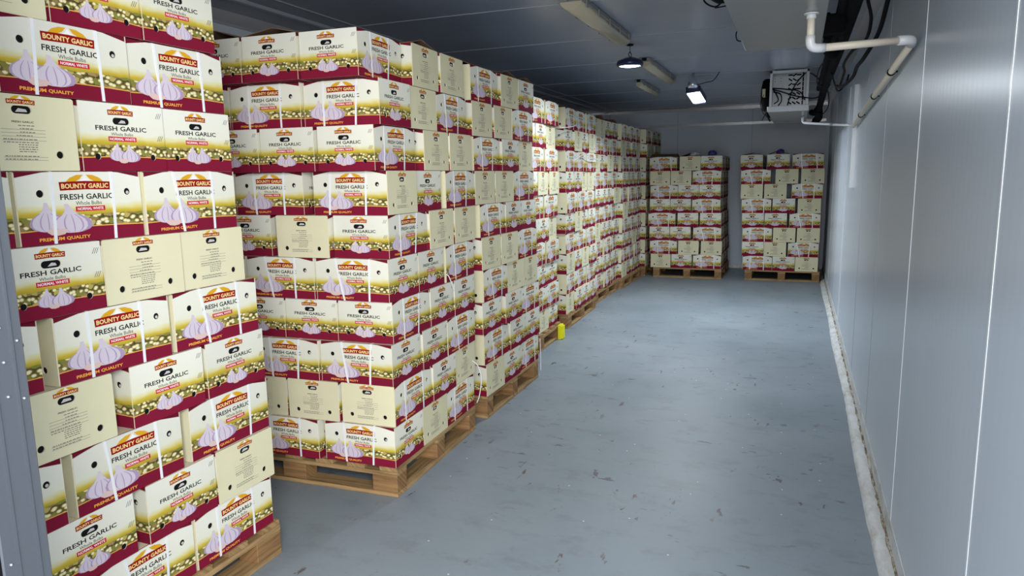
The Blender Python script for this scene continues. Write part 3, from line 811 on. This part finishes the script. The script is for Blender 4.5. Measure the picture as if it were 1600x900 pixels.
# ------------------------------------------------------------------ ceiling lamps
def tube_lamp(label, x, y0, y1, grp='unlit ceiling tube lamps', w=0.055):
    e = empty('tube_lamp', (x, y0, ZC)); tag(e, label, 'ceiling lamp', grp)
    L = y1 - y0
    bm = bmesh.new(); box(bm, -w, w, 0, L, -0.035, -0.0005, bev=0.006); new_obj('lamp_housing', bm, M_TUBEH, e)
    bm = bmesh.new(); prof = []
    for k in range(9):
        a = math.pi * k / 8; prof.append((math.cos(a) * (w - 0.004), -0.036 - math.sin(a) * 0.045))
    r = [[bm.verts.new((px, yy, pz)) for px, pz in prof] for yy in (0.008, L - 0.008)]
    for k in range(8):
        f = bm.faces.new((r[0][k], r[0][k + 1], r[1][k + 1], r[1][k])); f.smooth = True
    bm.faces.new(r[0][::-1]); bm.faces.new(r[1]); bm.faces.new((r[0][0], r[1][0], r[1][-1], r[0][-1]))
    new_obj('diffuser', bm, M_TUBE, e)
    for s in (-1, 1):
        bm = bmesh.new()
        for k in range(5):
            y = 0.1 + (L - 0.2) * k / 4
            box(bm, s * (w + 0.003) - 0.004, s * (w + 0.003) + 0.004, y - 0.015, y + 0.015, -0.055, -0.015)
        new_obj('side_clips', bm, M_TUBEH, e)
    bm = bmesh.new(); box(bm, -0.02, 0.02, -0.004, 0.012, -0.03, -0.004); new_obj('cable_gland', bm, M_CABLE, e)
tube_lamp('unlit yellowed tube lamp on the ceiling, largest and nearest of three', -1.27, 4.12, 5.45, w=0.07)
tube_lamp('unlit yellowed tube lamp on the ceiling, beyond the round lamp', -1.325, 6.55, 8.0)
tube_lamp('small unlit grey tube lamp, farthest and leftmost on the ceiling', -1.68, 8.0, 9.1, w=0.04)
# round high bay lamp on its hook
e = empty('high_bay_lamp', (-1.30, 5.85, 0)); tag(e, 'lit round dark blue lamp hanging by a hook from the ceiling', 'ceiling lamp')
zl = 2.425
bm = bmesh.new(); lathe(bm, [(0.086, zl - 0.010), (0.094, zl - 0.020), (0.104, zl - 0.018), (0.108, zl + 0.006), (0.100, zl + 0.026), (0.072, zl + 0.036), (0.045, zl + 0.048), (0.02, zl + 0.052)], 32); new_obj('lamp_body', bm, M_NAVY, e)
bm = bmesh.new(); lathe(bm, [(0.02, zl - 0.017), (0.07, zl - 0.0165), (0.084, zl - 0.0135)], 32); new_obj('led_disc', bm, M_LED, e)
bm = bmesh.new()
tube(bm, spline([(0, 0, zl + 0.05), (0.012, 0, zl + 0.07), (0.0, 0, zl + 0.095), (-0.012, 0, zl + 0.075), (0, 0, zl + 0.055)], 6), 0.003, 6)
tube(bm, [(0, 0, zl + 0.09), (0, 0, ZC)], 0.0022, 6); lathe(bm, [(0.025, ZC - 0.012), (0.03, ZC - 0.001)], 16)
new_obj('hook', bm, M_CABLE, e)
def lamp_light(name, parent, loc, shape, sx, sy, watts, rot=(0, 0, 0)):
    l = bpy.data.lights.new(name, 'AREA'); l.shape = shape; l.size = sx; l.size_y = sy
    l.energy = watts; l.color = (0.88, 0.95, 1.0); l.spread = math.radians(160)
    o = bpy.data.objects.new(name, l); C.objects.link(o); o.parent = parent; o.location = loc; o.rotation_euler = rot
lamp_light('high_bay_light', e, (0, 0, zl - 0.0215), 'DISK', 0.165, 0.165, HIGH_BAY_WATTS)
# flood lamp
e = empty('flood_lamp', (-1.06, 7.78, 0)); tag(e, 'lit slanting oblong lamp with chrome cap under the ceiling', 'ceiling lamp')
def oblong(bm, w, l, z0, z1, n=8, mi=0):
    pts = []
    for cx, cy, a0 in ((w, l, 0), (-w, l, 90), (-w, -l, 180), (w, -l, 270)):
        for k in range(n // 2 + 1):
            a = math.radians(a0 + 90 * k / (n // 2)); pts.append((cx - math.copysign(0.025, cx) + 0.025 * math.cos(a), cy - math.copysign(0.025, cy) + 0.025 * math.sin(a)))
    lo = [bm.verts.new((x, y, z0)) for x, y in pts]; hi = [bm.verts.new((x, y, z1)) for x, y in pts]
    bm.faces.new(lo[::-1]); bm.faces.new(hi)
    for k in range(len(pts)): bm.faces.new((lo[k], lo[(k + 1) % len(pts)], hi[(k + 1) % len(pts)], hi[k]))
head = [('lamp_body', 0.075, 0.30, -0.01, 0.04, M_NAVY), ('lit_glass', 0.0655, 0.2905, -0.016, -0.0102, M_FLD)]
for nm, w, l, z0, z1, m in head:
    bm = bmesh.new(); oblong(bm, w, l, z0, z1)
    if nm == 'lamp_body':
        for sx in (-1, 1): box(bm, sx * 0.071 - 0.004, sx * 0.071 + 0.004, -0.300, 0.300, -0.026, -0.009)
        for sy in (-1, 1): box(bm, -0.067, 0.067, sy * 0.296 - 0.004, sy * 0.296 + 0.004, -0.026, -0.009)
    bm.transform(Matrix.Translation((0.0, 0.30, 2.375)) @ Matrix.Rotation(math.radians(-6), 4, 'X') @ Matrix.Rotation(math.radians(-6), 4, 'Y'))
    new_obj(nm, bm, m, e)
lamp_light('flood_light', e, (0.003, 0.297, 2.353), 'RECTANGLE', 0.12, 0.56, FLOOD_WATTS, (math.radians(-6), math.radians(-6), 0))
bm = bmesh.new(); lathe(bm, [(0.052, 2.425), (0.055, 2.47), (0.042, 2.505), (0.018, 2.52), (0.012, 2.579)], 20); new_obj('chrome_cap', bm, M_CHROME, e, True)
bm = bmesh.new(); tube(bm, spline([(0.05, 0.02, 2.46), (0.12, 0.05, 2.48), (0.2, 0.06, 2.50), (0.26, 0.05, 2.578)], 6), 0.004, 6); new_obj('cable', bm, M_CABLE, e, True)

# ------------------------------------------------------------------ evaporators
def evaporator(label, x0, x1, y0, y1, z0, near_open):
    e = empty('evaporator', ((x0 + x1) / 2, y0, ZC)); tag(e, label, 'evaporator', None)
    ox, oy, oz = -(x0 + x1) / 2, -y0, -ZC
    def B(name, m, boxes, bev=0.0, sm=False):
        bm = bmesh.new()
        for b in boxes: box(bm, b[0] + ox, b[1] + ox, b[2] + oy, b[3] + oy, b[4] + oz, b[5] + oz, bev=bev)
        return new_obj(name, bm, m, e)
    zt_ = ZC - 0.02
    inner = 0.16
    B('housing', M_UNITG, [(x0 + 0.006, x1 - 0.006, y0 + inner, y1, z0 + 0.045, zt_ - 0.004), (x0 + 0.004, x0 + 0.008, y0 + 0.01, y0 + inner, z0 + 0.045, zt_ - 0.004)])
    fr = 0.022
    B('end_frame', M_UNIT, [(x0, x0 + fr, y0, y0 + 0.03, z0 + 0.04, zt_), (x1 - fr, x1, y0, y0 + 0.03, z0 + 0.04, zt_), (x0, x1, y0, y0 + 0.03, zt_ - fr, zt_), (x1 - 0.005, x1, y0 + 0.03, y0 + inner, z0 + 0.045, zt_)])
    tray = B('drip_tray', M_UNDER, [(x0 - 0.012, x1 + 0.003, y0 - 0.006, y1 + 0.01, z0, z0 + 0.045)], 0.003)
    bm = bmesh.new(); box(bm, x0 - 0.018 + ox, x1 + 0.008 + ox, y0 - 0.012 + oy, y0 - 0.0065 + oy, z0 - 0.002 + oz, z0 + 0.052 + oz, bev=0.002); new_obj('tray_lip', bm, M_UNIT, tray)
    # dark slots punched in the tube plate
    bm = bmesh.new(); g = random.Random(2)
    box(bm, x0 + 0.02 + ox, x1 - 0.006 + ox, y0 + inner - 0.012 + oy, y0 + inner - 0.001 + oy, z0 + 0.045 + oz, zt_ + oz)
    nf0 = len(bm.faces)
    w = x1 - x0; hgt = zt_ - z0 - 0.08
    for r in range(7):
        for c_ in range(4):
            cx = x0 + w * (0.52 + 0.11 * c_); cz = z0 + 0.07 + hgt * (r + .5) / 7
            a = math.radians(g.choice((35, 35, -35, 0))) if c_ < 3 else math.radians(90)
            mm = Matrix.Translation((cx + ox, y0 + inner - 0.012 + oy, cz + oz)) @ Matrix.Rotation(a, 4, 'Y')
            t = bmesh.ops.create_cube(bm, size=1.0, matrix=mm @ Matrix.Diagonal((0.042, 0.006, 0.014, 1)))
    for q in ((.12, .78), (.12, .70), (.27, .78), (.27, .70)):
        bmesh.ops.create_cube(bm, size=1.0, matrix=Matrix.Translation((x0 + w * q[0] + ox, y0 + inner - 0.012 + oy, z0 + hgt * q[1] + 0.09 + oz)) @ Matrix.Diagonal((0.007, 0.003, 0.007, 1)))
    bm.faces.ensure_lookup_table()
    for f in bm.faces[nf0:]: f.material_index = 1
    new_obj('slotted_plate', bm, [M_UNITG, M_BLACK], e)
    # fans on the aisle side
    nf = 2
    for i in range(nf):
        cy = y0 + 0.26 + i * (0.95 if near_open else 0.6); cz = (z0 + zt_) / 2 - 0.01; R = 0.17
        bm = bmesh.new()
        rings = []
        for rr, dx in ((R, 0.0), (R, -0.05), (R * .9, -0.078), (R * .5, -0.092), (0.03, -0.096)):
            rings.append([bm.verts.new((x0 + dx + ox, cy + rr * math.cos(2 * math.pi * k / 24) + oy, cz + rr * math.sin(2 * math.pi * k / 24) + oz)) for k in range(24)])
        for a, b in zip(rings, rings[1:]):
            for k in range(24):
                f = bm.faces.new((a[k], a[(k + 1) % 24], b[(k + 1) % 24], b[k])); f.smooth = True
        bm.faces.new(rings[-1]); bm.faces.new(rings[0][::-1])
        fan = new_obj('fan_guard', bm, M_BLACK, e)
        bm = bmesh.new(); box(bm, x0 - 0.075 + ox, x0 - 0.045 + ox, cy - 0.176 + oy, cy - 0.165 + oy, cz - 0.035 + oz, cz + 0.05 + oz); new_obj('rating_plate', bm, M_TAN, fan)
    for y in (y0 + 0.12, y1 - 0.12):
        B('hanger', M_UNITG, [(x0 + 0.01, x0 + 0.04, y, y + 0.03, zt_ - 0.003, ZC), (x1 - 0.04, x1 - 0.01, y, y + 0.03, zt_ - 0.003, ZC)])
    return e, ox, oy, oz
ev, ox, oy, oz = evaporator('white ceiling evaporator with open end showing slots and cables', -0.305, 0.065, 7.9, 9.7, 2.155, True)
bm = bmesh.new()
def cab(bm, pts, r=0.006):
    b_ = bmesh.new(); tube(b_, spline([(a + ox, b + oy, c + oz) for a, b, c in pts], 6), r, 6)
    new_obj('cable', b_, M_CABLE, ev if oy == -7.9 else ev2, True)
cab(bm, [(-0.28, 8.0, 2.40), (-0.20, 7.93, 2.385), (-0.12, 7.92, 2.37), (-0.05, 7.93, 2.36), (0.0, 7.95, 2.33), (0.03, 8.0, 2.27)])
cab(bm, [(-0.28, 8.0, 2.39), (-0.18, 7.93, 2.35), (-0.08, 7.90, 2.31), (0.02, 7.90, 2.285), (0.12, 7.88, 2.27), (0.2, 7.88, 2.30), (0.24, 7.9, 2.36), (0.26, 7.95, 2.40)])
cab(bm, [(-0.13, 7.95, 2.22), (-0.10, 7.92, 2.33), (-0.06, 7.92, 2.42), (0.0, 7.93, 2.50), (0.03, 7.98, 2.53)])
cab(bm, [(-0.27, 7.97, 2.38), (-0.24, 7.93, 2.33), (-0.22, 7.93, 2.27), (-0.26, 7.95, 2.24)])
cab(bm, [(-0.27, 7.97, 2.36), (-0.20, 7.93, 2.33), (-0.19, 7.93, 2.26), (-0.22, 7.95, 2.22)])
cab(bm, [(-0.36, 7.9, 2.33), (-0.39, 7.88, 2.25), (-0.37, 7.88, 2.17), (-0.34, 7.9, 2.12)], 0.004)
cab(bm, [(-0.33, 7.9, 2.17), (-0.32, 7.88, 2.12), (-0.29, 7.9, 2.06)], 0.008)
cab(bm, [(-0.33, 7.9, 2.15), (-0.35, 7.88, 2.11), (-0.37, 7.9, 2.07)], 0.005)
bm.free()
ev2, ox, oy, oz = evaporator('near ceiling evaporator, only its flat grey underside in view', -0.26, 0.075, 2.0, 3.86, 2.15, False)
# small black pipe hooks and marks beside the near evaporator
bm = bmesh.new()
cab(bm, [(-0.41, 3.30, 2.36), (-0.43, 3.45, 2.32), (-0.38, 3.5, 2.30), (-0.33, 3.42, 2.33), (-0.28, 3.36, 2.38)], 0.004)
cab(bm, [(-0.36, 3.28, 2.40), (-0.31, 3.42, 2.32), (-0.27, 3.5, 2.25)], 0.004)
cab(bm, [(-0.40, 3.62, 2.32), (-0.28, 3.62, 2.33)], 0.003)
cab(bm, [(-0.26, 3.62, 2.22), (-0.30, 3.66, 2.21), (-0.30, 3.72, 2.18), (-0.26, 3.74, 2.18)], 0.003)
bm.free()

# ------------------------------------------------------------------ drain pipes
def bend(pts, r=0.05, n=5):
    """round the corners of a polyline"""
    P = [Vector(p) for p in pts]; out = [P[0]]
    for a, b, c in zip(P, P[1:], P[2:]):
        d1 = (a - b).normalized(); d2 = (c - b).normalized(); s = b + d1 * r; e_ = b + d2 * r
        for k in range(n + 1):
            t = k / n; out.append((1 - t) ** 2 * s + 2 * t * (1 - t) * b + t * t * e_)
    out.append(P[-1]); return out
e = empty('drain_pipe', (0.022, 3.07, 2.0)); tag(e, 'off-white plastic drain pipe from both evaporators, sloping along the right wall', 'pipe')
def T(pts): return [(a - 0.022, b - 3.07, c - 2.0) for a, b, c in pts]
def pp(name, pts, r, m, rr=0.05, parent=e):
    bm = bmesh.new(); tube(bm, T(bend(pts, rr) if len(pts) > 2 else pts), r, 12); return new_obj(name, bm, m, parent)
pp('drop_pipe', [(0.022, 3.07, 2.149), (0.022, 3.07, 2.03)], 0.0145, M_PVC)
bm = bmesh.new(); tube(bm, T([(0.022, 3.07, 2.149), (0.022, 3.07, 2.144)]), 0.027, 16); tube(bm, T([(0.022, 3.07, 2.144), (0.022, 3.07, 2.128)]), 0.018, 12); new_obj('flange', bm, M_PVC2, e)
pp('elbow', [(0.022, 3.07, 2.065), (0.022, 3.07, 2.018), (0.075, 3.09, 2.020)], 0.0175, M_PVC2, 0.03)
pp('cross_pipe', [(0.07, 3.088, 2.02), (0.36, 3.20, 2.043)], 0.0145, M_PVC)
pp('elbow', [(0.335, 3.19, 2.041), (0.385, 3.21, 2.044), (0.392, 3.27, 2.038)], 0.0185, M_PVC2, 0.022)
pp('wall_pipe', [(0.392, 3.25, 2.040), (0.392, 6.35, 1.895)], 0.0150, M_PVC)
for y in (3.9, 4.7, 5.6):
    z = 2.040 - (y - 3.25) * 0.145 / 3.1
    bm = bmesh.new(); tube(bm, T([(0.392, y - 0.012, z + .0006), (0.392, y + 0.012, z - .0006)]), 0.019, 12)
    box(bm, 0.392 - 0.022, 0.418 - 0.022, y - 0.008 - 3.07, y + 0.008 - 3.07, z - 2.004, z - 1.996)
    new_obj('pipe_clip', bm, M_CABLE, e)
bm = bmesh.new()
pts = [(0.021, 7.95, 2.156), (0.021, 7.95, 2.035), (0.39, 7.70, 1.985), (0.392, 6.30, 1.90)]
o = None
bm = bmesh.new(); tube(bm, T(bend(pts, 0.035)), 0.0115, 10); new_obj('branch_pipe', bm, M_PVC2, e)
bm = bmesh.new(); tube(bm, T([(0.021, 7.95, 2.11), (0.021, 7.95, 2.085)]), 0.018, 12); new_obj('coupling', bm, M_UNITG, e)
bm = bmesh.new(); tube(bm, T([(0.27, 7.781, 2.0015), (0.30, 7.761, 1.998)]), 0.017, 12); new_obj('coupling', bm, M_UNITG, e)

# ------------------------------------------------------------------ insulated pipe trunk and cables between the units
e = empty('insulated_pipe', (0.2, 3.6, 2.3)); tag(e, 'thick black insulated pipe bundle running along the ceiling by the wall', 'pipe')
def T(pts): return [(a - 0.2, b - 3.6, c - 2.3) for a, b, c in pts]
bm = bmesh.new()
tube(bm, T(spline([(0.225, 2.6, 2.40), (0.225, 4.1, 2.37), (0.22, 4.9, 2.35), (0.215, 5.8, 2.345), (0.21, 6.8, 2.35), (0.205, 7.9, 2.345), (0.20, 8.7, 2.30), (0.19, 9.2, 2.24)], 5)), 0.036, 12)
new_obj('insulation', bm, M_BLACK, e)
bm = bmesh.new()
tube(bm, T(spline([(0.17, 2.6, 2.41), (0.175, 4.2, 2.375), (0.17, 5.0, 2.35), (0.165, 6.0, 2.36), (0.165, 7.0, 2.36), (0.16, 7.9, 2.36)], 5)), 0.026, 10)
new_obj('insulation', bm, M_BLACK, e)
bm = bmesh.new()
box(bm, 0.075 - .2, 0.20 - .2, 4.25 - 3.6, 4.40 - 3.6, 2.27 - 2.3, 2.37 - 2.3, bev=0.01)
tube(bm, T([(0.03, 4.32, 2.29), (0.12, 4.32, 2.295)]), 0.025, 12); tube(bm, T([(0.11, 4.34, 2.345), (0.11, 4.34, 2.39)]), 0.016, 10)
tube(bm, T(spline([(0.12, 4.36, 2.27), (0.12, 4.46, 2.22), (0.15, 4.6, 2.20), (0.19, 4.8, 2.25)], 5)), 0.022, 10)
new_obj('valve', bm, M_BLACK, e)
bm = bmesh.new()
tube(bm, T(spline([(0.19, 9.1, 2.27), (0.15, 9.15, 2.22), (0.115, 9.2, 2.23)], 5)), 0.035, 10)
tube(bm, T(spline([(0.19, 9.1, 2.25), (0.20, 9.3, 2.18), (0.17, 9.4, 2.14)], 5)), 0.045, 10)
new_obj('pipe_end', bm, M_BLACK, e)
bm = bmesh.new(); tube(bm, T([(0.20, 4.05, 2.40), (0.40, 4.05, 2.42)]), 0.010, 8); new_obj('bracket', bm, M_BLACK, e)
def ceiling_cable(label, pts, r=0.007):
    bm = bmesh.new(); tube(bm, spline(pts, 8), r, 8); o = new_obj('cable', bm, M_CABLE, smooth=True); tag(o, label, 'cable'); return o
ceiling_cable('thick black cable sagging closest to the wall beside the insulated pipes', [(0.385, 3.5, 2.50), (0.385, 4.1, 2.42), (0.38, 4.5, 2.30), (0.33, 4.75, 2.20), (0.33, 5.3, 2.22), (0.33, 5.7, 2.20), (0.28, 6.1, 2.18), (0.26, 6.4, 2.22)], 0.012)
ceiling_cable('black cable dropping to a taped knot between the insulated pipes and wall', [(0.28, 4.1, 2.46), (0.29, 4.15, 2.40), (0.325, 4.35, 2.34), (0.32, 4.55, 2.27), (0.27, 4.9, 2.26), (0.25, 5.3, 2.24), (0.28, 5.8, 2.25), (0.28, 6.3, 2.22)], 0.009)
ceiling_cable('thin black cable looping out left of the insulated pipes above the far evaporator', [(0.22, 5.6, 2.34), (0.14, 5.9, 2.34), (0.11, 6.2, 2.30), (0.12, 6.5, 2.25), (0.16, 6.7, 2.26)], 0.005)
ceiling_cable('black cable hanging in a shallow bow between the pipes and the wall seam', [(0.21, 6.2, 2.30), (0.25, 6.5, 2.24), (0.29, 6.8, 2.22), (0.34, 6.8, 2.27), (0.37, 6.9, 2.36)], 0.007)
ceiling_cable('thin black cable hanging from the insulated pipe end at the far evaporator', [(0.22, 7.5, 2.33), (0.26, 8.0, 2.25), (0.26, 8.4, 2.20), (0.22, 8.8, 2.17), (0.21, 9.0, 2.20)], 0.006)
ceiling_cable('short black cable from the evaporator top corner to the insulated pipes', [(0.07, 7.92, 2.52), (0.10, 7.8, 2.49), (0.15, 7.6, 2.42), (0.20, 7.5, 2.38)], 0.006)
bm = bmesh.new(); bmesh.ops.create_icosphere(bm, subdivisions=2, radius=0.02, matrix=Matrix.Translation((0.30, 4.72, 2.275)) @ Matrix.Diagonal((1.2, 1.5, 0.9, 1)))
tube(bm, [(0.30, 4.72, 2.275), (0.335, 4.74, 2.262)], 0.008, 6)
o = new_obj('cable_tie', bm, M_CABLE, smooth=True); tag(o, 'black taped cable knot under the ceiling beside the wall', 'tape')
